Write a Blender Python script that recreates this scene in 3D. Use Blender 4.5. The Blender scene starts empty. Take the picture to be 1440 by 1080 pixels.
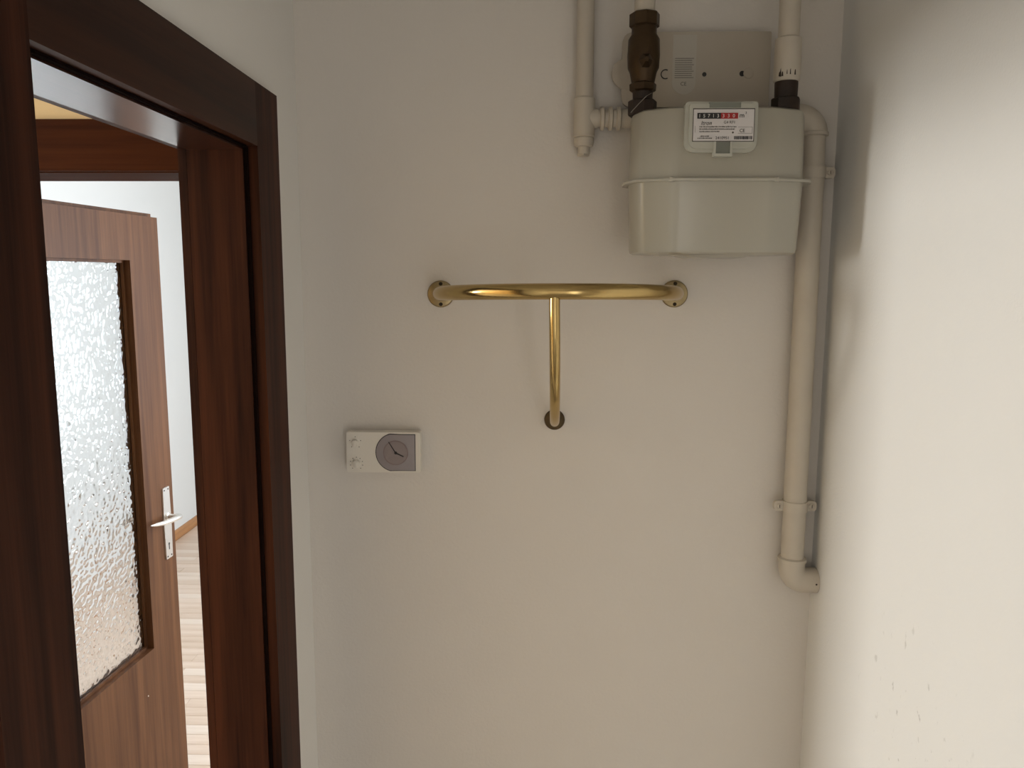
import bpy, bmesh, math, random
from mathutils import Vector, Matrix, noise

scene = bpy.context.scene
COL = scene.collection
R = math.radians

# ------------------------------------------------------------------ camera
CAM_H = 1.811
yaw, pitch, roll = R(1.67), R(7.87), R(-0.2)
Fw = Vector((-math.sin(yaw)*math.cos(pitch), math.cos(yaw)*math.cos(pitch), -math.sin(pitch)))
R0 = Vector((math.cos(yaw), math.sin(yaw), 0)); U0 = R0.cross(Fw)
Rt = R0*math.cos(roll) - U0*math.sin(roll); Up = U0*math.cos(roll) + R0*math.sin(roll)
cam_d = bpy.data.cameras.new('camera'); cam = bpy.data.objects.new('camera', cam_d); COL.objects.link(cam)
cam_d.sensor_fit = 'HORIZONTAL'; cam_d.sensor_width = 36; cam_d.lens = 36*1100/1440; cam_d.clip_start = .02
cam.matrix_world = Matrix(((Rt.x, Up.x, -Fw.x, 0), (Rt.y, Up.y, -Fw.y, 0), (Rt.z, Up.z, -Fw.z, CAM_H), (0, 0, 0, 1)))
scene.camera = cam

# ------------------------------------------------------------------ world, light, exposure
world = bpy.data.worlds.new('world'); scene.world = world; world.use_nodes = True
world.node_tree.nodes['Background'].inputs[0].default_value = (.75, .86, 1, 1)
world.node_tree.nodes['Background'].inputs[1].default_value = 1.0
vs = scene.view_settings
vs.view_transform = 'Standard'; vs.look = 'None'; vs.gamma = 1; vs.use_curve_mapping = False
vs.exposure = 0.04
HALL_WIN = (.30, 1.35, 1.15, 2.35)     # y0 y1 z0 z1 in the hall's outer wall at x = -4.5
FILL_WIN = (-1.55, -.25, .40, 1.85)    # y0 y1 z0 z1 in the corridor's right wall, behind the viewer; unseen, added for fill
ROOM_WIN = (2.65, 3.95, .85, 2.25)     # y0 y1 z0 z1 in the far room's right wall at x = .75
def area(name, loc, rot, sx, sy, power, color):
    d = bpy.data.lights.new(name, 'AREA'); d.shape = 'RECTANGLE'; d.size = sx; d.size_y = sy
    d.energy = power; d.color = color
    o = bpy.data.objects.new(name, d); COL.objects.link(o); o.location = loc; o.rotation_euler = rot
    return o
area('daylight_hall_window', (-4.485, (HALL_WIN[0]+HALL_WIN[1])/2, (HALL_WIN[2]+HALL_WIN[3])/2), (0, R(-90), 0),
     HALL_WIN[3]-HALL_WIN[2]-.1, HALL_WIN[1]-HALL_WIN[0]-.1, 102, (1, .98, .94))
area('added_hall_shadow_light', (-4.475, .33, 1.90), (0, R(-90), 0), .40, .30, 18, (1, .97, .92))  # small light added in the hall window to sharpen the rail and meter shadows
area('added_side_fill', (.530, (FILL_WIN[0]+FILL_WIN[1])/2, (FILL_WIN[2]+FILL_WIN[3])/2), (0, R(90), 0),
     FILL_WIN[3]-FILL_WIN[2]-.1, FILL_WIN[1]-FILL_WIN[0]-.1, 12.5, (1, .94, .87))  # added fill light for the end wall and the left wall strip
area('daylight_room_window', (.735, (ROOM_WIN[0]+ROOM_WIN[1])/2, (ROOM_WIN[2]+ROOM_WIN[3])/2), (0, R(90), 0),
     ROOM_WIN[3]-ROOM_WIN[2]-.1, ROOM_WIN[1]-ROOM_WIN[0]-.1, 90, (.82, .91, 1))

# ------------------------------------------------------------------ materials
def mat(name, color, rough=.5, metal=0., bump=None, vary=None, coat=0., spec=.5):
    m = bpy.data.materials.new(name); m.use_nodes = True
    nt = m.node_tree; b = nt.nodes['Principled BSDF']
    b.inputs['Base Color'].default_value = (*color, 1); b.inputs['Roughness'].default_value = rough
    b.inputs['Metallic'].default_value = metal; b.inputs['Coat Weight'].default_value = coat
    b.inputs['Coat Roughness'].default_value = .14; b.inputs['Specular IOR Level'].default_value = spec
    tc = nt.nodes.new('ShaderNodeTexCoord')
    if vary:
        sc, amt, col2 = vary
        n = nt.nodes.new('ShaderNodeTexNoise'); n.inputs['Scale'].default_value = sc; n.inputs['Detail'].default_value = 5
        nt.links.new(tc.outputs['Object'], n.inputs['Vector'])
        r = nt.nodes.new('ShaderNodeMapRange'); r.inputs['From Min'].default_value = .35; r.inputs['From Max'].default_value = .7
        r.inputs['To Max'].default_value = amt
        nt.links.new(n.outputs['Fac'], r.inputs['Value'])
        mx = nt.nodes.new('ShaderNodeMix'); mx.data_type = 'RGBA'
        mx.inputs['A'].default_value = (*color, 1); mx.inputs['B'].default_value = (*col2, 1)
        nt.links.new(r.outputs['Result'], mx.inputs['Factor']); nt.links.new(mx.outputs['Result'], b.inputs['Base Color'])
    if bump:
        bs, st, dist = bump
        n2 = nt.nodes.new('ShaderNodeTexNoise'); n2.inputs['Scale'].default_value = bs; n2.inputs['Detail'].default_value = 4
        nt.links.new(tc.outputs['Object'], n2.inputs['Vector'])
        bp = nt.nodes.new('ShaderNodeBump'); bp.inputs['Strength'].default_value = st; bp.inputs['Distance'].default_value = dist
        nt.links.new(n2.outputs['Fac'], bp.inputs['Height']); nt.links.new(bp.outputs['Normal'], b.inputs['Normal'])
    return m

def wood(name, dark, light, grain='Z', rough=.35, coat=.3, freq=1.0, spec=.5):
    m = bpy.data.materials.new(name); m.use_nodes = True
    nt = m.node_tree; b = nt.nodes['Principled BSDF']; L = nt.links
    tc = nt.nodes.new('ShaderNodeTexCoord'); mp = nt.nodes.new('ShaderNodeMapping')
    s = [38*freq]*3; s['XYZ'.index(grain)] = 1.3
    mp.inputs['Scale'].default_value = s
    L.new(tc.outputs['Object'], mp.inputs['Vector'])
    n = nt.nodes.new('ShaderNodeTexNoise'); n.inputs['Scale'].default_value = 1; n.inputs['Detail'].default_value = 6; n.inputs['Distortion'].default_value = .4
    L.new(mp.outputs['Vector'], n.inputs['Vector'])
    mp2 = nt.nodes.new('ShaderNodeMapping'); s2 = [260*freq]*3; s2['XYZ'.index(grain)] = 9; mp2.inputs['Scale'].default_value = s2
    L.new(tc.outputs['Object'], mp2.inputs['Vector'])
    n2 = nt.nodes.new('ShaderNodeTexNoise'); n2.inputs['Scale'].default_value = 1; n2.inputs['Detail'].default_value = 3
    L.new(mp2.outputs['Vector'], n2.inputs['Vector'])
    mix = nt.nodes.new('ShaderNodeMath'); mix.operation = 'MULTIPLY_ADD'; mix.inputs[1].default_value = .3
    L.new(n2.outputs['Fac'], mix.inputs[0]); L.new(n.outputs['Fac'], mix.inputs[2])
    cr = nt.nodes.new('ShaderNodeValToRGB')
    cr.color_ramp.elements[0].position = .45; cr.color_ramp.elements[0].color = (*dark, 1)
    cr.color_ramp.elements[1].position = .85; cr.color_ramp.elements[1].color = (*light, 1)
    L.new(mix.outputs[0], cr.inputs['Fac']); L.new(cr.outputs['Color'], b.inputs['Base Color'])
    b.inputs['Roughness'].default_value = rough; b.inputs['Coat Weight'].default_value = coat; b.inputs['Coat Roughness'].default_value = .22
    b.inputs['Specular IOR Level'].default_value = spec
    bp = nt.nodes.new('ShaderNodeBump'); bp.inputs['Strength'].default_value = .12; bp.inputs['Distance'].default_value = .0006
    L.new(n2.outputs['Fac'], bp.inputs['Height']); L.new(bp.outputs['Normal'], b.inputs['Normal'])
    return m

M = {}
M['paint'] = mat('wall_paint', (.77, .728, .676), .75, bump=(170, .5, .0016), vary=(9, .25, (.74, .69, .63)), spec=.25)
M['cream'] = mat('hall_paint', (.60, .475, .29), .75, bump=(190, .3, .0012), spec=.25)
M['white'] = mat('room_paint', (.80, .80, .78), .75, bump=(190, .3, .0012), spec=.25)
M['paint_l'] = mat('wall_paint_brightened', (.86, .845, .81), .75, bump=(210, .35, .0012), vary=(9, .2, (.83, .81, .77)), spec=.25)  # colour lightened to make up for weak bounce light on the left wall
M['floor_c'] = mat('corridor_floor', (.44, .415, .385), .5, bump=(40, .1, .002), vary=(5, .4, (.38, .355, .32)))
M['ceil'] = mat('ceiling_paint', (.78, .76, .72), .85, spec=.2)
M['mah_z'] = wood('mahogany_upright', (.015, .0035, .0016), (.070, .0205, .0085), 'Z', .5, 0, spec=.12)
M['mah_y'] = wood('mahogany_head', (.020, .0055, .0025), (.050, .016, .007), 'Y', .45, 0, spec=.18)
M['mah_g'] = wood('mahogany_gloss', (.022, .0055, .0025), (.052, .016, .007), 'Y', .28, 1.0)
M['mah_x'] = wood('mahogany_cross', (.026, .0060, .0012), (.056, .0155, .004), 'X', .55, 0, spec=.05)
M['leaf'] = wood('sapele_leaf', (.062, .0225, .0080), (.128, .053, .0205), 'Z', .5, 0, spec=.2)
M['skirt'] = wood('oak_skirting', (.36, .15, .05), (.52, .25, .09), 'Y', .4, .3)
M['lam'] = wood('laminate_light', (.66, .49, .37), (.80, .64, .52), 'X', .38, .2, .6)
M['lam2'] = wood('laminate_mid', (.61, .44, .32), (.74, .58, .46), 'X', .38, .2, .6)
M['lam3'] = wood('laminate_pale', (.70, .55, .43), (.84, .70, .59), 'X', .38, .2, .6)
M['gasket'] = mat('rubber_gasket', (.007, .003, .0025), .9, spec=.05)
M['meter'] = mat('meter_enamel', (.395, .372, .305), .30, coat=.5, vary=(14, .2, (.375, .352, .288)))
M['housing'] = mat('index_plastic', (.47, .465, .40), .4)
M['pipe'] = mat('painted_pipe', (.60, .545, .46), .5, bump=(55, .25, .002), vary=(22, .35, (.52, .455, .375)))
M['bronze'] = mat('tarnished_bronze', (.055, .033, .017), .42, .75, bump=(80, .3, .002), vary=(30, .6, (.10, .065, .03)))
M['darkiron'] = mat('dark_fitting', (.024, .016, .012), .5, .3, bump=(90, .3, .002), vary=(40, .5, (.06, .03, .018)))
M['brass'] = mat('polished_brass', (.56, .41, .175), .19, 1., vary=(26, .5, (.46, .315, .12)))
M['brassdull'] = mat('dull_brass', (.36, .285, .16), .36, 1., vary=(60, .6, (.24, .18, .09)))
M['brassaged'] = mat('aged_brass', (.12, .085, .045), .5, .9, bump=(160, .5, .002), vary=(70, .7, (.05, .035, .02)))
M['screwdark'] = mat('dark_screw', (.035, .025, .014), .5, .6)
M['steel'] = mat('zinc_screw', (.45, .43, .40), .4, .9)
M['alu'] = mat('satin_aluminium', (.72, .69, .65), .32, .85)
M['black'] = mat('black_print', (.012, .011, .011), .5)
M['plate'] = mat('painted_plate', (.50, .45, .375), .5, vary=(12, .35, (.42, .36, .29)))
M['sticker'] = mat('foil_sticker', (.52, .49, .43), .4)
M['ink'] = mat('grey_ink', (.10, .09, .08), .6)
M['labelw'] = mat('label_white', (.66, .63, .62), .35)
M['red'] = mat('red_drum', (.36, .022, .022), .4)
M['drumk'] = mat('black_drum', (.02, .02, .02), .4)
M['digit'] = mat('digit_white', (.7, .68, .66), .5)
M['recess'] = mat('recess_grey', (.19, .20, .17), .6)
M['thermo'] = mat('thermostat_plastic', (.80, .76, .69), .42)
M['clockface'] = mat('clock_smoked_cover', (.30, .265, .275), .22, coat=.5)
M['clockring'] = mat('clock_ring', (.22, .165, .165), .4)
M['clockdisc'] = mat('clock_disc', (.27, .225, .225), .4)
M['pvc'] = mat('window_pvc', (.8, .8, .8), .4)
M['wire'] = mat('seal_wire', (.35, .33, .28), .4, .8)

gm = bpy.data.materials.new('pebbled_glass'); gm.use_nodes = True
gb = gm.node_tree.nodes['Principled BSDF']
gb.inputs['Base Color'].default_value = (.86, .885, .90, 1); gb.inputs['Transmission Weight'].default_value = 1
gb.inputs['Roughness'].default_value = .03; gb.inputs['IOR'].default_value = 1.5
M['glass'] = gm
gm2 = bpy.data.materials.new('clear_glass'); gm2.use_nodes = True
gb2 = gm2.node_tree.nodes['Principled BSDF']; gb2.inputs['Transmission Weight'].default_value = 1
gb2.inputs['Roughness'].default_value = 0; gb2.inputs['IOR'].default_value = 1.45
M['clear'] = gm2

def scuffs(m, centre, radius):
    """scattered small dark scrapes around a spot of the wall (wear with a place of its own)"""
    nt = m.node_tree; L = nt.links; b = nt.nodes['Principled BSDF']
    tc = nt.nodes.new('ShaderNodeTexCoord')
    d = nt.nodes.new('ShaderNodeVectorMath'); d.operation = 'DISTANCE'; d.inputs[1].default_value = centre
    L.new(tc.outputs['Object'], d.inputs[0])
    fall = nt.nodes.new('ShaderNodeMapRange'); fall.inputs['From Min'].default_value = radius*.2; fall.inputs['From Max'].default_value = radius
    fall.inputs['To Min'].default_value = 1; fall.inputs['To Max'].default_value = 0
    L.new(d.outputs['Value'], fall.inputs['Value'])
    mp = nt.nodes.new('ShaderNodeMapping'); mp.inputs['Scale'].default_value = (70, 70, 45); mp.inputs['Rotation'].default_value = (.4, 0, 0)
    L.new(tc.outputs['Object'], mp.inputs['Vector'])
    n = nt.nodes.new('ShaderNodeTexNoise'); n.inputs['Scale'].default_value = 1; n.inputs['Detail'].default_value = 3
    L.new(mp.outputs['Vector'], n.inputs['Vector'])
    th = nt.nodes.new('ShaderNodeMapRange'); th.inputs['From Min'].default_value = .66; th.inputs['From Max'].default_value = .73
    L.new(n.outputs['Fac'], th.inputs['Value'])
    mu = nt.nodes.new('ShaderNodeMath'); mu.operation = 'MULTIPLY'; L.new(fall.outputs['Result'], mu.inputs[0]); L.new(th.outputs['Result'], mu.inputs[1])
    mu2 = nt.nodes.new('ShaderNodeMath'); mu2.operation = 'MULTIPLY'; mu2.inputs[1].default_value = .55; L.new(mu.outputs[0], mu2.inputs[0])
    mx = nt.nodes.new('ShaderNodeMix'); mx.data_type = 'RGBA'; mx.inputs['B'].default_value = (.25, .23, .2, 1)
    src = b.inputs['Base Color'].links[0].from_socket
    L.new(src, mx.inputs['A']); L.new(mu2.outputs[0], mx.inputs['Factor']); L.new(mx.outputs['Result'], b.inputs['Base Color'])
    return m
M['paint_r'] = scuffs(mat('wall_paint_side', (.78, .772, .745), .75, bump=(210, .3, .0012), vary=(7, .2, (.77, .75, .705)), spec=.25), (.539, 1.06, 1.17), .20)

# ------------------------------------------------------------------ geometry helpers
def finish(o, label=None, cat=None, group=None, kind=None):
    if label: o['label'] = label
    if cat: o['category'] = cat
    if group: o['group'] = group
    if kind: o['kind'] = kind
    return o
def root_of(o):
    while o.parent: o = o.parent
    return o
def obj(name, bm, m, parent=None, smooth=False, bevel=0, segs=2, local=False):
    """link a bmesh as one object; under a parent the world coordinates are made relative to the thing's Empty"""
    if bevel:
        es = [e for e in bm.edges if len(e.link_faces) == 2 and e.calc_face_angle(0) > .6]
        bmesh.ops.bevel(bm, geom=es, offset=bevel, segments=segs, affect='EDGES', profile=.5, clamp_overlap=True)
    bmesh.ops.recalc_face_normals(bm, faces=bm.faces)
    me = bpy.data.meshes.new(name); bm.to_mesh(me); bm.free()
    if smooth:
        for p in me.polygons: p.use_smooth = True
        me.set_sharp_from_angle(angle=R(35))
    o = bpy.data.objects.new(name, me); COL.objects.link(o)
    me.materials.append(m if not isinstance(m, str) else M[m])
    if parent:
        o.parent = parent
        if not local:
            me.transform(Matrix.Translation(-root_of(parent).location))
    return o
def thing(name, loc, label, cat, group=None, kind=None):
    o = bpy.data.objects.new(name, None); COL.objects.link(o); o.location = loc; o.empty_display_size = .05
    return finish(o, label, cat, group, kind)
def box(bm, x0, x1, y0, y1, z0, z1):
    v = [bm.verts.new((x, y, z)) for x in (x0, x1) for y in (y0, y1) for z in (z0, z1)]
    for f in ((0,1,3,2), (4,6,7,5), (0,4,5,1), (2,3,7,6), (0,2,6,4), (1,5,7,3)): bm.faces.new([v[i] for i in f])
    return bm
def B(*boxes):
    bm = bmesh.new()
    for b in boxes: box(bm, *b)
    return bm
def frame_of(d):
    d = d.normalized(); a = Vector((0, 0, 1)) if abs(d.z) < .9 else Vector((1, 0, 0))
    u = d.cross(a).normalized(); return u, d.cross(u).normalized()
def tube(bm, pts, rad, segs=24, caps=True):
    pts = [Vector(p) for p in pts]; n = len(pts)
    rads = rad if isinstance(rad, (list, tuple)) else [rad]*n
    tang = []
    for i in range(n):
        a = pts[max(i-1, 0)]; b = pts[min(i+1, n-1)]; tang.append((b-a).normalized())
    u, w = frame_of(tang[0]); rings = []
    for i in range(n):
        if i:
            q = tang[i-1].rotation_difference(tang[i]); u = q @ u; w = q @ w
        rings.append([bm.verts.new(pts[i] + rads[i]*(u*math.cos(2*math.pi*k/segs) + w*math.sin(2*math.pi*k/segs))) for k in range(segs)])
    for a, b in zip(rings, rings[1:]):
        for k in range(segs): bm.faces.new((a[k], a[(k+1) % segs], b[(k+1) % segs], b[k]))
    if caps: bm.faces.new(rings[0]); bm.faces.new(rings[-1])
    return bm
def lathe(bm, prof, origin, axis, segs=32, hexy=False):
    """prof: list of (t along the axis, radius)"""
    o = Vector(origin); d = Vector(axis).normalized()
    u, w = frame_of(d); rings = []
    for t, r in prof:
        rings.append([bm.verts.new(o + d*t + max(r, 1e-5)*(u*math.cos(2*math.pi*k/segs) + w*math.sin(2*math.pi*k/segs))) for k in range(segs)])
    for a, b in zip(rings, rings[1:]):
        for k in range(segs): bm.faces.new((a[k], a[(k+1) % segs], b[(k+1) % segs], b[k]))
    bm.faces.new(rings[0]); bm.faces.new(rings[-1])
    return bm
def prism(bm, poly, a0, a1, to3):
    """poly of (p, q) extruded from a0 to a1; to3(p, q, a) gives the 3-D point"""
    lo = [bm.verts.new(to3(p, q, a0)) for p, q in poly]; hi = [bm.verts.new(to3(p, q, a1)) for p, q in poly]
    n = len(poly)
    for i in range(n): bm.faces.new((lo[i], lo[(i+1) % n], hi[(i+1) % n], hi[i]))
    bm.faces.new(lo); bm.faces.new(hi)
    return bm
def round_poly(pts, rs, n=6):
    """round the corners of a polygon by radii rs"""
    out = []; N = len(pts)
    for i in range(N):
        p = Vector(pts[i]); a = (Vector(pts[i-1])-p); b = (Vector(pts[(i+1) % N])-p); r = rs[i] if isinstance(rs, (list, tuple)) else rs
        if r <= 0: out.append((p.x, p.y)); continue
        ang = a.angle(b); t = min(r/math.tan(ang/2), a.length*.49, b.length*.49)
        p0 = p + a.normalized()*t; p1 = p + b.normalized()*t
        for k in range(n+1):
            s = k/n; q = p0*(1-s)**2 + p*2*s*(1-s) + p1*s*s; out.append((q.x, q.y))
    return out
def arc(c, r, a0, a1, n=10): return [(c[0]+r*math.cos(a0+(a1-a0)*i/n), c[1]+r*math.sin(a0+(a1-a0)*i/n)) for i in range(n+1)]
def text_part(name, s, size, loc, m, parent, align='LEFT', shear=0., sx=1.0, thick=.0001, rotz=0):
    """flat print facing -Y at loc (world)"""
    cu = bpy.data.curves.new('print', 'FONT'); cu.body = s; cu.size = size; cu.align_x = align; cu.shear = shear; cu.extrude = thick
    cu.resolution_u = 3
    t = bpy.data.objects.new('print', cu); COL.objects.link(t)
    dg = bpy.context.evaluated_depsgraph_get(); dg.update()
    me = bpy.data.meshes.new_from_object(t.evaluated_get(dg)); me.name = name
    bpy.data.objects.remove(t)
    me.transform(Matrix.Translation(Vector(loc) - root_of(parent).location) @ Matrix.Rotation(R(90), 4, 'X') @ Matrix.Diagonal((sx, 1, 1, 1)))
    me.materials.clear(); me.materials.append(M[m])
    o = bpy.data.objects.new(name, me); COL.objects.link(o); o.parent = parent
    return o

# ------------------------------------------------------------------ the setting
XL, XR, YB = -.438, .539, 1.47           # corridor: left wall, right wall, end wall
CEIL = 2.55; Y0 = -1.7
def S(name, bm, m, label, cat, **k): return finish(obj(name, bm, m, **k), label, cat, kind='structure')
S('floor', B((-4.6, .75, Y0-.1, 1.60, -.08, 0)), 'floor_c', 'plain beige floor of the corridor and the hall', 'floor')
S('ceiling', B((-4.6, .9, Y0-.1, 6.8, CEIL, CEIL+.1)), 'ceil', 'white ceiling over the corridor and rooms', 'ceiling')
S('wall_back', B((-.50, .90, YB, YB+.13, 0, CEIL)), 'paint', 'off-white end wall carrying the brass rail, thermostat and gas meter', 'wall')
sy0, sy1, sz0, sz1 = FILL_WIN
S('wall_right', B((XR, XR+.12, Y0-.1, sy0, 0, CEIL), (XR, XR+.12, sy1, YB, 0, CEIL), (XR, XR+.12, sy0, sy1, 0, sz0), (XR, XR+.12, sy0, sy1, sz1, CEIL)), 'paint_r', 'bright off-white side wall right of the white pipe', 'wall')
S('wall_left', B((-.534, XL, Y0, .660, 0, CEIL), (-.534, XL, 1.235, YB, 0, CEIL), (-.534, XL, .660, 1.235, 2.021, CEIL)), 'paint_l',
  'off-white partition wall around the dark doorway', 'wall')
S('wall_front', B((-.534, XR, Y0-.1, Y0, 0, CEIL)), 'paint',
 'plain wall behind the viewer', 'wall')
S('wall_hall_back', B((-4.6, -1.275, YB, YB+.13, 0, CEIL), (-1.275, -.60, YB, YB+.13, 2.012, CEIL), (-.60, -.50, YB, YB+.13, 0, CEIL)), 'cream',
  'cream hall wall above the far doorway', 'wall')
hy0, hy1, hz0, hz1 = HALL_WIN
S('wall_hall_left', B((-4.6, -4.5, -.5, hy0, 0, CEIL), (-4.6, -4.5, hy1, YB, 0, CEIL), (-4.6, -4.5, hy0, hy1, 0, hz0), (-4.6, -4.5, hy0, hy1, hz1, CEIL)), 'white',
  'outer wall of the hall with its window', 'wall')
S('wall_hall_front', B((-4.6, -.534, -.6, -.5, 0, CEIL)), 'cream', 'near side wall of the hall beyond the doorway', 'wall')
ry0, ry1, rz0, rz1 = ROOM_WIN
S('wall_room_left', B((-2.57, -2.47, 1.60, 6.7, 0, CEIL)), 'white', 'bright white wall of the far room behind the open glazed door', 'wall')
S('wall_room_back', B((-2.57, .85, 6.7, 6.8, 0, CEIL)), 'white', 'white end wall of the far room', 'wall')
S('wall_room_right', B((.75, .85, 1.60, ry0, 0, CEIL), (.75, .85, ry1, 6.7, 0, CEIL), (.75, .85, ry0, ry1, 0, rz0), (.75, .85, ry0, ry1, rz1, CEIL)), 'white', 'right-hand wall of the far room', 'wall')
sk = bmesh.new()
prism(sk, [(0, 0), (.016, 0), (.016, .045), (.010, .062), (0, .066)], 1.60, 6.7, lambda p, q, a: (-2.47+p, a, q))
S('baseboard_left', sk, 'skirt', 'orange-brown wooden skirting along the far room wall', 'baseboard')

# far room floor: laminate strips in view are separate pieces, the rest one slab just below
fl = S('floor_room', B((-2.57, .85, 1.60, 6.8, -.08, -.004)), 'lam2', 'light laminate floor of the far room', 'floor')
random.seed(4)
strip_mesh = []
for i, mk in enumerate(('lam', 'lam2', 'lam3')):
    for ln in (.42, .56):
        bm = B((0, ln-.0015, 0, .0635, 0, .004))
        bmesh.ops.bevel(bm, geom=[e for e in bm.edges if all(v.co.z > .003 for v in e.verts)], offset=.0008, segments=1, affect='EDGES')
        me = bpy.data.meshes.new('floor_strip'); bm.to_mesh(me); bm.free(); me.materials.append(M[mk]); strip_mesh.append((ln, me))
nrow = 0
y = 1.62
while y < 5.9:
    x = -2.452 + random.choice((0, .14, .28)) - .28
    while x < -.95:
        ln, me = random.choice(strip_mesh)
        if x >= -2.454 and x+ln < .7:
            o = bpy.data.objects.new('floor_strip', me); COL.objects.link(o); o.parent = fl; o.location = (x, y, -.004)
        elif x+ln > -2.44 and x < -2.454:
            b = bmesh.new(); box(b, 0, x+ln+2.452-.0015, 0, .0635, 0, .004)
            m2 = bpy.data.meshes.new('floor_strip'); b.to_mesh(m2); b.free(); m2.materials.append(me.materials[0])
            o = bpy.data.objects.new('floor_strip', m2); COL.objects.link(o); o.parent = fl; o.location = (-2.452, y, -.004)
        x += ln
    y += .065

def window(name, x, y0, y1, z0, z1, label):
    t = thing(name, (x, (y0+y1)/2, z0), label, 'window', kind='structure')
    w = .06; xa, xb = x-.03, x+.03
    obj('window_frame', B((xa, xb, y0, y0+w, z0, z1), (xa, xb, y1-w, y1, z0, z1), (xa, xb, y0+w, y1-w, z0, z0+w), (xa, xb, y0+w, y1-w, z1-w, z1),
        (xa, xb, (y0+y1)/2-.03, (y0+y1)/2+.03, z0+w, z1-w)), 'pvc', t)
    ym = (y0+y1)/2
    for a, b in ((y0+w, ym-.03), (ym+.03, y1-w)):
        obj('pane', B((x-.006, x+.006, a, b, z0+w, z1-w)), 'clear', t)
window('window_1', -4.55, hy0, hy1, hz0, hz1, 'white two-sash window of the hall')
window('window_2', .80, ry0, ry1, rz0, rz1, 'white two-sash window of the far room')
window('fill_window', XR+.06, sy0, sy1, sz0, sz1, 'unseen two-sash window in the side wall behind the viewer, added for fill light')  # unseen opening added to house the fill light

# near door frame (dark mahogany, no leaf in sight)
t = thing('trim_1', (XL, .96, 0), 'dark mahogany door frame in the foreground left of the thermostat', 'door frame', kind='structure')
CF = XL+.013                                   # casing face
yi0, yi1, yo0, yo1 = .676, 1.219, .571, 1.319  # inner and outer edges
zi, zo = 2.006, 2.101
obj('casing', B((XL, CF, yi1, yo1, 0, zo)), 'mah_z', t, bevel=.001)
obj('casing', B((XL, CF, yo0, yi0, 0, zo)), 'mah_z', t, bevel=.001)
obj('head_casing', B((XL, CF, yi0, yi1, zi, zo)), 'mah_y', t, bevel=.001)
XH = -.534                                     # hall side of the wall
g = .006; RB = .008                             # step of the stop and depth of the rebate
def jamb(name, side):
    if side == 'far':
        obj(name, B((XL-RB, XL, yi1, yi1+.016, 0, zi+.015), (XH+.001, XL-RB, yi1-g, yi1+.016, 0, zi+.015)), 'mah_z', t, bevel=.0008)
        obj('gasket', B((XL-RB+.0003, XL-.002, yi1-.0035, yi1-.0001, 0, zi-.002)), 'gasket', t)
    elif side == 'near':
        obj(name, B((XL-RB, XL, yi0-.016, yi0, 0, zi+.015), (XH+.001, XL-RB, yi0-.016, yi0+g, 0, zi+.015)), 'mah_z', t, bevel=.0008)
    else:
        obj(name, B((XL-RB, XL, yi0, yi1, zi, zi+.015), (XH+.001, XL-RB, yi0+g, yi1-g, zi-g, zi+.015)), 'mah_g', t, bevel=.0008)
        obj('gasket', B((XL-RB+.0003, XL-.002, yi0+g, yi1-.004, zi-.0035, zi-.0001)), 'gasket', t)
jamb('jamb_lining', 'far'); jamb('jamb_lining', 'near'); jamb('head_lining', 'head')
obj('casing', B((XH-.013, XH, yi1-g+.001, yo1-.02, 0, zo)), 'mah_z', t, bevel=.004, segs=3)
obj('casing', B((XH-.013, XH, yo0, yi0+g-.001, 0, zo)), 'mah_z', t, bevel=.004, segs=3)
obj('head_casing', B((XH-.013, XH, yi0+g, yi1-g, zi-g+.001, zo)), 'mah_y', t, bevel=.004, segs=3)

# far door frame
t = thing('trim_2', (-.93, YB, 0), 'red-brown door frame head of the far doorway seen through the near one', 'door frame', kind='structure')
dl, dr = -1.262, -.612
obj('head_casing', B((-1.345, -.556, YB-.014, YB, 2.0, 2.092)), 'mah_x', t, bevel=.003)
obj('casing', B((-1.345, dl, YB-.014, YB, 0, 2.0)), 'mah_z', t, bevel=.003)
obj('casing', B((dr, -.556, YB-.014, YB, 0, 2.0)), 'mah_z', t, bevel=.003)
obj('head_lining', B((dl, dr, YB, YB+.13, 1.998, 2.012)), 'mah_x', t)
obj('jamb_lining', B((-1.275, dl, YB, YB+.13, 0, 2.012)), 'mah_z', t)
obj('jamb_lining', B((dr, -.60, YB, YB+.13, 0, 2.012)), 'mah_z', t)

# glazed door leaf, opened into the far room; local y runs from the hinges to the free edge, local +x is the face in view
d1 = thing('door_1', (-1.25, 1.607, 0), 'open brown wooden door leaf with a tall pebbled glass pane', 'door', kind='structure')
d1.rotation_euler = (0, 0, R(-4.35))
W = .856; u0, u1, zb, zt = .13, .698, .640, 1.853; ZT = 1.987; TH = .042
def ring_leaf(x0, x1, y0, y1, z0, z1):
    return B((x0, x1, y0, u0, z0, z1), (x0, x1, u1, y1, z0, z1), (x0, x1, u0, u1, z0, zb), (x0, x1, u0, u1, zt, z1))
def weld(bm):
    bmesh.ops.remove_doubles(bm, verts=bm.verts, dist=1e-5); return bm
lf = obj('leaf', ring_leaf(-TH, 0, .0, W, .008, ZT), 'leaf', d1, local=True)
obj('rebate_lip', B((-TH-.001, -TH+.014, W, W+.013, .008, ZT+.013), (-TH-.001, -TH+.014, .0, W, ZT, ZT+.013)), 'leaf', d1, local=True)
gx = -.030
random.seed(1)
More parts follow.
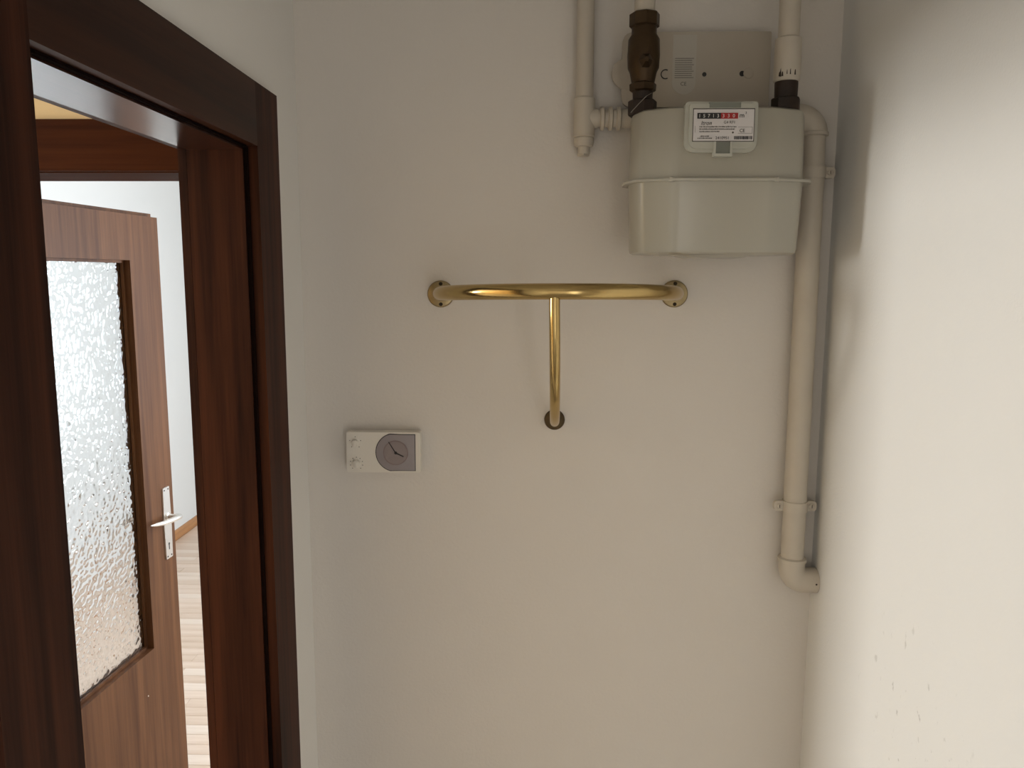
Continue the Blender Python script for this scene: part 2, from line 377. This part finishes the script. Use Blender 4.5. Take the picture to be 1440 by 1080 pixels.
# glazing beads
bd = .008
obj('glazing_bead', B((gx+.003, gx+.011, u1-bd, u1, zb, zt), (gx+.003, gx+.011, u0, u0+bd, zb, zt), (gx+.003, gx+.011, u0+bd, u1-bd, zb, zb+bd), (gx+.003, gx+.011, u0+bd, u1-bd, zt-bd, zt)), 'leaf', d1, local=True, bevel=.002)
obj('glazing_bead', B((gx-.012, gx-.003, u1-bd, u1, zb, zt), (gx-.012, gx-.003, u0, u0+bd, zb, zt), (gx-.012, gx-.003, u0+bd, u1-bd, zb, zb+bd), (gx-.012, gx-.003, u0+bd, u1-bd, zt-bd, zt)), 'leaf', d1, local=True, bevel=.002)
bm = bmesh.new(); st = .0036
ny = int((u1-u0)/st); nz = int((zt-zb)/st); grid = []
def relief(a, b):
    a, b = a*.819-b*.574, a*.574+b*.819
    p = Vector((a*74, b*74, .37)); q = Vector((b*105+7.3, a*105, 3.41))
    n1 = noise.noise(p); n2 = noise.noise(q)
    return .0020*(1-abs(n1)*1.5) + .0013*n2
for j in range(nz+1):
    b = zb+(zt-zb)*j/nz
    grid.append([bm.verts.new((gx+.0012+relief(u0+(u1-u0)*i/ny, b), u0+(u1-u0)*i/ny, b)) for i in range(ny+1)])
for j in range(nz):
    for i in range(ny): bm.faces.new((grid[j][i], grid[j][i+1], grid[j+1][i+1], grid[j+1][i]))
bk = [bm.verts.new((gx-.003, yy, zz)) for yy, zz in ((u0, zb), (u1, zb), (u1, zt), (u0, zt))]
bm.faces.new(bk[::-1])
bm.faces.new([bk[0]] + [bk[1]] + [grid[0][i] for i in range(ny, -1, -1)])
bm.faces.new([bk[2]] + [bk[3]] + [grid[nz][i] for i in range(0, ny+1)])
bm.faces.new([bk[1]] + [bk[2]] + [grid[j][ny] for j in range(nz, -1, -1)])
bm.faces.new([bk[3]] + [bk[0]] + [grid[j][0] for j in range(0, nz+1)])
pane = obj('pane', bm, 'glass', d1, local=True, smooth=True)
# handles on both faces
def handle(sx, xf):
    """sx: +1 for the face in view; xf: x of the face"""
    X = lambda d: xf + sx*d
    yc, zh = W-.046, 1.036
    bm = bmesh.new()
    poly = round_poly([(-.0185, .897), (.0185, .897), (.0215, 1.0), (.0185, 1.133), (-.0185, 1.133), (-.0215, 1.0)], [.003, .003, .02, .003, .003, .02], 3)
    prism(bm, poly, 0, .005, lambda p, q, a: (X(a), yc+p, q))
    hp = obj('handle_plate', bm, 'alu', d1, local=True, bevel=.0012)
    bm = bmesh.new()
    lathe(bm, [(.004, .013), (.009, .013), (.011, .0095), (.034, .0085)], (xf, yc, zh), (sx, 0, 0), 20)
    tube(bm, [(X(.028), yc, zh), (X(.040), yc+.003, zh+.001), (X(.048), yc-.004, zh+.003), (X(.051), yc-.022, zh+.005), (X(.049), yc-.055, zh+.006), (X(.044), yc-.090, zh+.008), (X(.037), yc-.120, zh+.012), (X(.032), yc-.140, zh+.015)],
         [.0080, .0092, .0095, .0088, .0080, .0070, .0055, .002], 16)
    obj('lever', bm, 'alu', hp, smooth=True, local=True)
    bm = bmesh.new(); lathe(bm, [(.0046, .0042), (.0054, .0042)], (xf, yc, .945), (sx, 0, 0), 16)
    box(bm, min(X(.0046), X(.0054)), max(X(.0046), X(.0054)), yc-.0024, yc+.0024, .926, .945)
    obj('keyhole', bm, 'black', hp, local=True)
    for zz in (.905, 1.125):
        for dy in (-.011, .011):
            bm = bmesh.new(); lathe(bm, [(.0045, .003), (.006, .0024)], (xf, yc+dy, zz), (sx, 0, 0), 10); obj('screw', bm, 'screwdark', hp, local=True)
handle(1, 0); handle(-1, -TH)
for zz in (.22, 1.0, 1.78):
    bm = bmesh.new(); lathe(bm, [(0, .008), (.004, .009), (.086, .009), (.09, .008)], (-TH-.012, -.004, zz-.045), (0, 0, 1), 14); obj('hinge', bm, 'steel', d1, local=True)
bm = bmesh.new(); lathe(bm, [(-.001, .0028), (.0008, .002)], (0, W-.205, .505), (1, 0, 0), 8); obj('filler_plug', bm, 'alu', d1, local=True)

# ------------------------------------------------------------------ gas meter
GZ0, GZM, GZ1 = 1.8475, 1.9635, 2.0775
gc = .2980
mt = thing('gas_meter', (gc, 1.37, GZ0), 'pale grey enamelled diaphragm gas meter hanging in the upper right corner', 'gas meter')
def section(w, f, back=1.405, cf=.078):
    """plan outline: flat front middle, slanted front corners, straight sides, rounded back; w half width, f front y"""
    pts = [(gc-cf, f), (gc+cf, f), (gc+w-.012, f+.022), (gc+w, f+.055), (gc+w, max(back-.035, f+.06)), (gc+w-.035, back), (gc-w+.035, back), (gc-w, max(back-.035, f+.06)), (gc-w, f+.055), (gc-w+.012, f+.022)]
    return round_poly(pts, [.05, .05, .02, .03, .03, .03, .03, .03, .03, .02], 6)
def loft(bm, secs):
    """secs: list of (z, outline)"""
    rings = [[bm.verts.new((p[0], p[1], z)) for p in s] for z, s in secs]
    n = len(rings[0])
    for a, b in zip(rings, rings[1:]):
        for k in range(n): bm.faces.new((a[k], a[(k+1) % n], b[(k+1) % n], b[k]))
    bm.faces.new(rings[0]); bm.faces.new(rings[-1])
    return bm
bm = bmesh.new()
loft(bm, [(GZM+.001, section(.1435, 1.284)), (GZM+.006, section(.1425, 1.2845)), (2.066, section(.1405, 1.2855)), (2.0735, section(.139, 1.288)), (2.0768, section(.135, 1.293)), (GZ1, section(.125, 1.302))])
obj('upper_casing', bm, 'meter', mt, smooth=True)
bm = bmesh.new()
loft(bm, [(GZ0-.0015, section(.110, 1.310)), (GZ0, section(.133, 1.2960)), (GZ0+.0025, section(.1378, 1.2905)), (GZ0+.008, section(.1390, 1.2885)), (GZM-.004, section(.1425, 1.2845)), (GZM-.001, section(.1435, 1.284))])
obj('lower_casing', bm, 'meter', mt, smooth=True)
# shallow bulge under the bottom
bm = bmesh.new()
loft(bm, [(GZ0-.0055, round_poly([(gc-.045, 1.315), (gc+.045, 1.315), (gc+.045, 1.40), (gc-.045, 1.40)], .02)), (GZ0-.001, round_poly([(gc-.062, 1.302), (gc+.062, 1.302), (gc+.062, 1.41), (gc-.062, 1.41)], .02))])
obj('bottom_bulge', bm, 'meter', mt, smooth=True)
bm = bmesh.new()
loft(bm, [(GZM-.0022, section(.1525, 1.2762, 1.411)), (GZM-.0006, section(.1535, 1.2752, 1.412)), (GZM+.0012, section(.1535, 1.2752, 1.412)), (GZM+.0026, section(.1525, 1.2762, 1.411))])
fg = obj('seam_flange', bm, 'meter', mt, smooth=True)
for xx in (gc-.083, gc+.083):
    bm = bmesh.new(); lathe(bm, [(-.0035, .004), (-.002, .0045), (.003, .0045), (.0042, .003)], (xx, 1.2815, GZM), (0, 0, 1), 12); obj('rivet', bm, 'meter', fg, smooth=True)
# counter housing
fy = 1.2775
hx0, hx1, hz0_, hz1_ = .2325, .3455, 2.0045, 2.0815
bm = bmesh.new()
po = round_poly([(hx0, hz0_), (hx1, hz0_), (hx1, hz1_), (hx0, hz1_)], [.018, .018, .006, .006], 6)
prism(bm, po, fy, 1.292, lambda p, q, a: (p, a, q))
hs = obj('counter_housing', bm, 'housing', mt, bevel=.0018)
bm = bmesh.new()
po = round_poly([(hx0+.006, hz0_+.005), (hx1-.006, hz0_+.005), (hx1-.006, hz1_-.004), (hx0+.006, hz1_-.004)], [.015, .015, .005, .005], 6)
prism(bm, po, fy-.0035, fy+.001, lambda p, q, a: (p, a, q))
obj('bezel', bm, 'housing', hs, bevel=.0015)
ly = fy-.0042
lx0, lx1, lz0, lz1 = .2450, .3385, 2.0215, 2.0690
obj('label_surround', B((lx0-.0012, lx1+.0012, ly+.0004, ly+.002, lz0-.0012, lz1+.0016)), 'ink', hs)
lb = obj('dial_label', B((lx0, lx1, ly, ly+.002, lz0, lz1)), 'labelw', hs)
py = ly-.0003
obj('drum_window', B((.2505, .2870, py-.0002, ly+.0005, 2.0548, 2.0636)), 'drumk', hs)
obj('drum_window', B((.2870, .3135, py-.0002, ly+.0005, 2.0548, 2.0636)), 'red', hs)
for i, ch in enumerate('15713'): text_part('digit', ch, .0075, (.2522+i*.0071, py-.0003, 2.0566), 'digit', hs)
for i, ch in enumerate('330'): text_part('digit', ch, .0075, (.2890+i*.0080, py-.0003, 2.0566), 'digit', hs)
text_part('print', 'm', .0105, (.3155, py, 2.0565), 'black', hs); text_part('print', '3', .005, (.3245, py, 2.0620), 'black', hs)
text_part('print', 'Itron', .0088, (.2560, py, 2.0455), 'black', hs, shear=.3, sx=.95, thick=.0002)
text_part('print', 'G4 RF1', .0060, (.2915, py, 2.0475), 'ink', hs)
random.seed(5)
for i, (xa_, xb_, zz_) in enumerate(((.2545, .3120, 2.0418), (.2545, .3090, 2.0382), (.2545, .2860, 2.0346), (.2560, .2700, 2.0275), (.2520, .2745, 2.0245))):
    bm = bmesh.new(); x = xa_
    while x < xb_:
        w = .0006+random.random()*.0012; box(bm, x, min(x+w, xb_), py, ly+.0003, zz_, zz_+.0014+random.random()*.0006); x += w+.0004+random.random()*.0005
    finish(obj('fine_print', bm, 'ink', hs), kind='stuff')
text_part('print', 'CE', .0070, (.3165, py, 2.0345), 'black', hs)
text_part('print', '2410951', .0062, (.2795, py, 2.0238), 'black', hs)
bm = bmesh.new(); random.seed(9); x = .3085
while x < .3360:
    w = random.choice((.0004, .0007, .0010)); box(bm, x, x+w, py, ly+.0003, 2.0236, 2.0285); x += w+random.choice((.0004, .0007))
finish(obj('bar_code', bm, 'black', hs), kind='stuff')
for bx in ((.3145, .3365, py, ly+.0003, 2.0325, 2.0328), (.3363, .3366, py, ly+.0003, 2.0325, 2.0420), (.3145, .3365, py, ly+.0003, 2.0420, 2.0423), (.2475, .2478, py, ly+.0003, 2.0340, 2.0440)): obj('print_rule', B(bx), 'ink', hs)
bm = bmesh.new(); lathe(bm, [(0, .0015), (.0003, .0015)], (.3065, ly+.0001, 2.0340), (0, -1, 0), 10); obj('print_dot', bm, 'ink', hs)
obj('top_notch', B((.2690, .3175, fy-.0042, fy+.002, 2.0715, 2.0795)), 'recess', hs)
cl = obj('sealing_clip', B((.2775, .2805, fy-.007, fy+.012, 1.9975, 2.0200), (.3030, .3060, fy-.007, fy+.012, 1.9975, 2.0200), (.2805, .3030, fy-.007, fy+.012, 1.9975, 2.0020)), 'housing', hs, bevel=.001)
obj('clip_recess', B((.2805, .3030, fy-.0045, fy+.012, 2.0020, 2.0200)), 'recess', cl)

mt.scale = (1.0095,)*3; mt.location = (gc*1.0095, 1.383, 1.8478)

# ------------------------------------------------------------------ meter bracket plate on the wall
pl = thing('meter_bracket', (.285, YB, 2.105), 'painted steel bracket plate with a foil sticker behind the top of the gas meter', 'bracket')
bm = bmesh.new()
po = round_poly([(.150, 2.108), (.409, 2.108), (.409, 2.235), (.150, 2.235)], [.02, .004, .004, .02], 5)
prism(bm, po, 1.448, 1.456, lambda p, q, a: (p, a, q))
bp = obj('plate', bm, 'plate', pl, bevel=.002)
for xx in (.20, .34): obj('spacer', B((xx, xx+.04, 1.456, YB, 2.115, 2.225)), 'plate', pl)
bm = bmesh.new()
lathe(bm, [(0, .018), (.004, .026), (.010, .026)], (.158, 1.457, 2.165), (0, -1, 0), 28)
obj('side_ear', bm, 'plate', pl, smooth=True)
for hx, hz, hr in ((.2945, 2.1635, .0038), (.3605, 2.1645, .0048)):
    bm = bmesh.new(); lathe(bm, [(0, hr), (.0006, hr)], (hx, 1.448, hz), (0, -1, 0), 14); obj('hole', bm, 'black', bp)
bm = bmesh.new(); lathe(bm, [(0, .009), (.0012, .009), (.0016, .008)], (.3715, 1.448, 2.165), (0, -1, 0), 20); obj('embossed_disc', bm, 'plate', bp)
bm = bmesh.new()
prism(bm, arc((.2265, 2.1640), .0085, R(60), R(300), 14) + arc((.2265, 2.1640), .0068, R(300), R(60), 14), 1.4472, 1.4484, lambda p, q, a: (p, a, q)); obj('slot', bm, 'black', bp)
bm = bmesh.new()
po = [(.2385, 2.235), (.2385, 2.146)] + arc((.2545, 2.146), .016, R(190), R(350), 12) + [(.2805-.010, 2.146), (.2705, 2.235)]
po = [(.2385, 2.230), (.2385, 2.148)] + arc((.2590, 2.150), .0205, R(190), R(350), 14) + [(.2795, 2.148), (.2795, 2.230)]
prism(bm, po, 1.4474, 1.4482, lambda p, q, a: (p, a, q)); so = obj('sticker', bm, 'sticker', bp)
for i in range(10):
    zz = 2.190-i*.0036-.0; obj('print_line', B((.2425, .2425+(.030 if i % 3 else .033), 1.4470, 1.4475, zz, zz+.0008)), 'ink', so)
text_part('print', 'CE', .009, (.2530, 1.4473, 2.1445), 'ink', so)

# ------------------------------------------------------------------ unions
def union(name, x, y, parts, label, group):
    t = thing(name, (x, y, parts[0][2][0][0]), label, 'pipe fitting', group)
    for pn, m, prof, seg in parts:
        bm = bmesh.new(); lathe(bm, [(z, r) for z, r in prof], (x, y, 0), (0, 0, 1), seg); obj(pn, bm, m, t, smooth=seg > 8)
    return t
xl_, yl_ = .1775, 1.372
ul = union('pipe_union', xl_, yl_, [
    ('nut', 'darkiron', [(2.0780, .0225), (2.0800, .0240), (2.1010, .0240), (2.1030, .0220)], 8),
    ('neck', 'darkiron', [(2.1020, .0165), (2.1180, .0170)], 28),
    ('coupling_nut', 'bronze', [(2.1165, .0180), (2.1190, .0220), (2.1290, .0225), (2.1320, .0185)], 8),
    ('body', 'bronze', [(2.1310, .0190), (2.1380, .0205), (2.1480, .0225), (2.1550, .0260), (2.1750, .0270), (2.2000, .0260), (2.2080, .0210), (2.2200, .0205)], 32),
    ('upper_nut', 'bronze', [(2.2190, .0220), (2.2210, .0250), (2.2400, .0250), (2.2420, .0220)], 8),
    ('supply_pipe', 'pipe', [(2.2400, .0170), (CEIL-.0005, .0170)], 28)],
    'dark tarnished bronze union above the left end of the gas meter', 'meter connections')
bm = bmesh.new(); lathe(bm, [(0, .010), (.010, .012), (.014, .009), (.020, .004)], (xl_, yl_-.020, 2.160), (0, -1, 0), 6); obj('valve_cap', bm, 'bronze', ul)
bm = bmesh.new(); tube(bm, [(xl_-.022, yl_-.024, 2.079), (xl_-.010, yl_-.0265, 2.092), (xl_+.003, yl_-.026, 2.105), (xl_+.012, yl_-.02, 2.111)], .0006, 6); obj('seal_wire', bm, 'wire', ul)
xr_, yr_ = .4155, 1.372
ur = union('pipe_union', xr_, yr_, [
    ('nut', 'darkiron', [(2.0780, .0225), (2.0800, .0240), (2.1040, .0240), (2.1060, .0220)], 8),
    ('neck', 'darkiron', [(2.1050, .0185), (2.1290, .0190), (2.1330, .0185)], 28),
    ('painted_sleeve', 'pipe', [(2.1320, .0195), (2.1345, .0215), (2.1700, .0218), (2.2000, .0210), (2.2020, .0180)], 32),
    ('supply_pipe', 'pipe', [(2.2010, .0170), (CEIL-.0005, .0170)], 28)],
    'union with flaking white paint above the right end of the gas meter', 'meter connections')
random.seed(12)
bm = bmesh.new()
for k in range(7):
    a = R(-140+random.random()*100); h = .004+random.random()*.008; z0 = 2.137+random.random()*.004
    c = Vector((xr_+math.cos(a)*.0217, yr_+math.sin(a)*.0217, z0)); tx = Vector((-math.sin(a), math.cos(a), 0))*(.0008+random.random()*.0008); n = Vector((math.cos(a), math.sin(a), 0))*.0004
    vv = [bm.verts.new(p) for p in (c-tx+n, c+tx+n, c+tx*.4+n+Vector((0, 0, h)), c-tx*.6+n+Vector((0, 0, h*.8)))]; bm.faces.new(vv)
    ww = [bm.verts.new(v.co-n*2) for v in vv]
    for i in range(4): bm.faces.new((vv[i], vv[(i+1) % 4], ww[(i+1) % 4], ww[i]))
    bm.faces.new(ww)
obj('paint_chip', bm, 'darkiron', ur)

# ------------------------------------------------------------------ painted gas pipe: tee, run behind the meter, riser in the corner
PY = 1.449 - .0
PYR = 1.444
gp = thing('gas_pipe', (.487, PYR, 1.215), 'white painted gas pipe from the tee left of the meter down the right corner', 'gas pipe')
zr = 2.0885; rp = .0205
def bend(c0, d0, d1, r, n=8):
    """quarter bend starting at c0 going along d0, leaving along d1"""
    c0, d0, d1 = Vector(c0), Vector(d0), Vector(d1)
    return [c0 + d0*r*math.sin(a) + d1*r*(1-math.cos(a)) for a in (math.pi/2*i/n for i in range(n+1))]
# left drop and tee
xt = .0849; yt = 1.447
bm = bmesh.new(); tube(bm, [(xt-.001, yt, CEIL-.0005), (xt, yt, 2.12)], .0155); obj('drop_pipe', bm, 'pipe', gp, smooth=True)
bm = bmesh.new()
lathe(bm, [(2.0560, .0165), (2.0580, .0190), (2.1215, .0190), (2.1245, .0168)], (xt, yt, 0), (0, 0, 1), 32)
te = obj('tee', bm, 'pipe', gp, smooth=True)
bm = bmesh.new(); lathe(bm, [(0, .0165), (.022, .0172), (.025, .0160)], (xt, yt, zr), (1, 0, 0), 28); obj('tee_branch', bm, 'pipe', te, smooth=True)
bm = bmesh.new(); lathe(bm, [(2.0270, .0105), (2.0285, .0110), (2.0390, .0112), (2.0405, .0160), (2.0480, .0178), (2.0540, .0180), (2.0570, .0160)], (xt, yt, 0), (0, 0, 1), 32); pg = obj('plug', bm, 'pipe', gp, smooth=True)
bm = bmesh.new(); lathe(bm, [(2.0235, .0105), (2.0290, .0112)], (xt-.001, yt, 0), (0, 0, 1), 4); obj('plug_square', bm, 'pipe', pg)
prof = [(0, .0150)]
for k in range(3):
    c = .0095 + k*.0145
    prof += [(c-.0046, .0148), (c-.0026, .0203), (c+.0026, .0203), (c+.0046, .0148)]
prof += [(.050, .0165), (.060, .0165)]
bm = bmesh.new(); lathe(bm, prof, (xt+.022, yt, zr), (1, 0, 0), 30); obj('ribbed_union', bm, 'pipe', gp, smooth=True)
bm = bmesh.new()
tube(bm, [(xt+.075, yt, zr), (.30, (yt+PYR)/2, zr), (.452, PYR, zr)], .0165); obj('cross_pipe', bm, 'pipe', gp, smooth=True)
bm = bmesh.new(); xe = .4890
pts = [(.440, PYR, zr), (xe-.030, PYR, zr)] + bend((xe-.030, PYR, zr), (1, 0, 0), (0, 0, -1), .030)[1:] + [(xe, PYR, 2.0570)]
tube(bm, pts, [.0238]*len(pts), 30); ek = obj('elbow', bm, 'pipe', gp, smooth=True)
bm = bmesh.new(); lathe(bm, [(0, .0225), (.0015, .0255), (.0065, .0255), (.008, .0225)], (xe, PYR, 2.0560), (0, 0, 1), 30); obj('elbow_collar', bm, 'pipe', ek, smooth=True)
xb = .4920
bm = bmesh.new(); tube(bm, [(xe, PYR, 2.0600), (xe+.0015, PYR, 2.006)], .0203, 30); obj('riser_stub', bm, 'pipe', gp, smooth=True)
bm = bmesh.new(); tube(bm, [(xe+.0015, PYR, 2.0070), (xb, PYR, 1.2700)], .0209, 30); obj('riser', bm, 'pipe', gp, smooth=True)
bm = bmesh.new()
re_ = .024
pts = [(xb, PYR, 1.2800), (xb, PYR, 1.2620)] + bend((xb, PYR, 1.2620), (0, 0, -1), (1, 0, 0), re_)[1:] + [(XR-.0005, PYR, 1.2620-re_)]
tube(bm, pts, .0240, 30); ek = obj('elbow', bm, 'pipe', gp, smooth=True)
bm = bmesh.new(); lathe(bm, [(0, .0225), (.002, .0262), (.008, .0262), (.010, .0225)], (xb, PYR, 1.2745), (0, 0, 1), 30); obj('elbow_collar', bm, 'pipe', ek, smooth=True)
bm = bmesh.new(); lathe(bm, [(0, .0018), (.0006, .0018)], (xb+.040, PYR-.0238, 1.2385), (0, -1, 0), 8); obj('pin', bm, 'screwdark', ek)

def clip(x, z, label):
    t = thing('pipe_clip', (x, YB, z-.012), label, 'pipe clip', 'pipe clips')
    bm = bmesh.new(); a0, a1 = R(-172), R(-8)
    ro, ri = .0232, .0211
    po = arc((x, PYR), ro, a0, a1, 18) + arc((x, PYR), ri, a1, a0, 18)
    prism(bm, po, z-.0095, z+.0095, lambda p, q, a: (p, q, a)); obj('front_strap', bm, 'pipe', t, smooth=True)
    bm = bmesh.new(); po = arc((x, PYR), ro, R(172), R(8), 18) + arc((x, PYR), ri, R(8), R(172), 18)
    prism(bm, po, z-.0095, z+.0095, lambda p, q, a: (p, q, a)); obj('rear_strap', bm, 'pipe', t, smooth=True)
    for s in (-1, 1):
        bm = bmesh.new()
        e = s*.0395
        po = round_poly([(x+s*.0215, z-.0095), (x+e, z-.0095), (x+e, z+.0095), (x+s*.0215, z+.0095)], [0, .007, .007, 0], 4)
        prism(bm, po, PYR-.0045, PYR+.0045, lambda p, q, a: (p, a, q)); er = obj('lug', bm, 'pipe', t, bevel=.001)
        bm = bmesh.new(); lathe(bm, [(0, .0052), (.0015, .0052), (.0030, .0038)], (x+s*.0300, PYR-.0045, z), (0, -1, 0), 16); obj('screw', bm, 'pipe', er)
        obj('screw_slot', B((x+s*.0300-.0006, x+s*.0300+.0006, PYR-.0079, PYR-.0070, z-.003, z+.003)), 'screwdark', er)
    bm = bmesh.new(); tube(bm, [(x, PYR+.022, z), (x, YB, z)], .004, 10); obj('stud', bm, 'steel', t)
    return t
clip(.4903, 1.9940, 'white painted pipe clip on the riser beside the gas meter')
clip(.4915, 1.3845, 'white painted two-screw pipe clip low on the riser above the elbow')

# ------------------------------------------------------------------ brass rail
gr = thing('grab_rail', (.040, YB, 1.54), 'T-shaped polished brass rail mounted in the middle of the wall', 'grab rail')
xa, xz, za, zz = -.1767, .2577, 1.7770, 1.7790
rr = .0129
def rail_pts():
    """half circle in plan, standing out from the wall"""
    pts = [(xa, YB-.002, za), (xa, YB-.008, za)]; n = 44; cx = (xa+xz)/2; rx = (xz-xa)/2
    for i in range(1, n):
        a = math.pi*i/n; s = -math.cos(a)
        pts.append((cx + rx*s, YB-.008-.220*math.sin(a), za+(zz-za)*(s+1)/2 + .009*math.sin(a)))
    return pts + [(xz, YB-.008, zz), (xz, YB-.002, zz)]
bm = bmesh.new(); tube(bm, rail_pts(), rr, 32); obj('bow_tube', bm, 'brass', gr, smooth=True)
def smooth_path(ctrl, n=8):
    ctrl = [Vector(c) for c in ctrl]; c = [ctrl[0]*2-ctrl[1]] + ctrl + [ctrl[-1]*2-ctrl[-2]]; out = []
    for i in range(1, len(c)-2):
        for k in range(n):
            s = k/n; out.append(.5*((2*c[i]) + (c[i+1]-c[i-1])*s + (2*c[i-1]-5*c[i]+4*c[i+1]-c[i+2])*s*s + (3*c[i]-c[i-1]-3*c[i+1]+c[i+2])*s**3))
    return out + [c[-2]]
bm = bmesh.new()
xs = .0305
st_pts = [(xs, 1.242, 1.787), (xs, 1.242, 1.765)]
for i in range(1, 21):
    a = math.pi/2*i/20; st_pts.append((xs+.008*(i/20), 1.464-.222*math.cos(a), 1.765-.225*math.sin(a)))
tube(bm, st_pts + [(xs+.008, YB-.002, 1.540)], .0088, 24)
obj('stem_tube', bm, 'brass', gr, smooth=True)
for x, z, r, m in ((xa, za, .0250, 'brassdull'), (xz, zz, .0250, 'brassdull'), (xs+.008, 1.5400, .0195, 'brassaged')):
    bm = bmesh.new(); lathe(bm, [(0, r), (.003, r), (.0055, r*.93), (.0065, r*.80), (.0070, r*.5)], (x, YB, z), (0, -1, 0), 40)
    ro = obj('rosette', bm, m, gr, smooth=True)
    if r > .02:
        for s in (-1, 1):
            bm = bmesh.new(); lathe(bm, [(.005, .0036), (.0066, .0036), (.0074, .0022)], (x+.0005, YB, z+s*.0188), (0, -1, 0), 14); obj('screw', bm, 'screwdark', ro)
    else:
        for s in (-1, 1):
            bm = bmesh.new(); lathe(bm, [(.005, .0026), (.0062, .0026), (.0068, .0016)], (x+s*.0148, YB, z), (0, -1, 0), 12); obj('screw', bm, 'brassaged', ro)

# ------------------------------------------------------------------ thermostat
th = thing('thermostat', (-.285, YB, 1.4405), 'cream room thermostat with a smoked clock window on the wall beside the doorway', 'thermostat')
tx0, tx1, tz0, tz1 = -.3545, -.2145, 1.4410, 1.5185
tf = 1.438
obj('back_plate', B((tx0+.003, tx1-.003, YB-.010, YB, tz0+.003, tz1-.003)), 'thermo', th, bevel=.001)
bm = bmesh.new(); prism(bm, round_poly([(tx0, tz0), (tx1, tz0), (tx1, tz1), (tx0, tz1)], .004, 4), tf, YB-.010, lambda p, q, a: (p, a, q))
bd_ = obj('housing', bm, 'thermo', th, bevel=.0022)
wx1 = -.2235; wz0, wz1 = 1.4445, 1.5155; wr = (wz1-wz0)/2; wc = -.3015+wr
po = [(wx1, wz0), (wx1, wz1), (wc+.012, wz1)] + arc((wc+.004, (wz0+wz1)/2), wr+.002, R(98), R(262), 22)[1:-1] + [(wc+.012, wz0)]
bm = bmesh.new(); prism(bm, po, tf-.0004, tf+.002, lambda p, q, a: (p, a, q)); obj('window_gap', bm, 'black', th)
cxm = sum(p for p, q in po)/len(po)
po2 = [(wx1-.0012, wz0+.0012), (wx1-.0012, wz1-.0012), (wc+.012, wz1-.0012)] + arc((wc+.004, (wz0+wz1)/2), wr+.0005, R(98), R(262), 22)[1:-1] + [(wc+.012, wz0+.0012)]
bm = bmesh.new(); prism(bm, po2, tf-.0012, tf, lambda p, q, a: (p, a, q)); cw = obj('clock_window', bm, 'clockface', th)
cc = (-.2610, 1.4795)
bm = bmesh.new(); lathe(bm, [(0, .0238), (.0003, .0238)], (cc[0], tf-.0012, cc[1]), (0, -1, 0), 36); obj('clock_ring', bm, 'clockring', cw)
bm = bmesh.new(); lathe(bm, [(0, .0218), (.0005, .0218)], (cc[0], tf-.0012, cc[1]), (0, -1, 0), 36); obj('clock_disc', bm, 'clockdisc', cw)
def hand(dx, dz, w):
    bm = bmesh.new(); d = Vector((dx, 0, dz)); n = Vector((-dz, 0, dx)).normalized()*w; o0 = Vector((cc[0], tf-.0020, cc[1]))
    a = [o0-d*.12-n, o0+d-n*.8, o0+d+n*.8, o0-d*.12+n]; v = [bm.verts.new(p) for p in a]; v2 = [bm.verts.new(p+Vector((0, -.0005, 0))) for p in a]
    bm.faces.new(v); bm.faces.new(v2)
    for i in range(4): bm.faces.new((v[i], v[(i+1) % 4], v2[(i+1) % 4], v2[i]))
    obj('clock_hand', bm, 'black', cw)
hand(-.0130, .0210, .0009); hand(.0150, -.0070, .0012)
bm = bmesh.new(); lathe(bm, [(.0017, .0028), (.0034, .0024)], (cc[0], tf, cc[1]), (0, -1, 0), 14); obj('hand_hub', bm, 'black', cw)
for kx, kz, kr, ds in ((-.3375, 1.4985, .0068, 5), (-.3360, 1.4580, .0078, 9)):
    bm = bmesh.new(); lathe(bm, [(0, kr), (.006, kr*.94), (.0072, kr*.82)], (kx, tf, kz), (0, -1, 0), 28); kn = obj('knob', bm, 'thermo', th, smooth=True)
    obj('knob_grip', B((kx-.0015, kx+.0015, tf-.0120, tf-.006, kz-kr*.80, kz+kr*.80)), 'thermo', kn, bevel=.0008)
    for k in range(ds):
        a = R(-50+280*k/(ds-1)); px, pz = kx+math.cos(a)*(kr+.0042), kz+math.sin(a)*(kr+.0042)
        bm = bmesh.new(); lathe(bm, [(0, .0009), (.0002, .0009)], (px, tf, pz), (0, -1, 0), 8); obj('scale_mark', bm, 'ink', th)
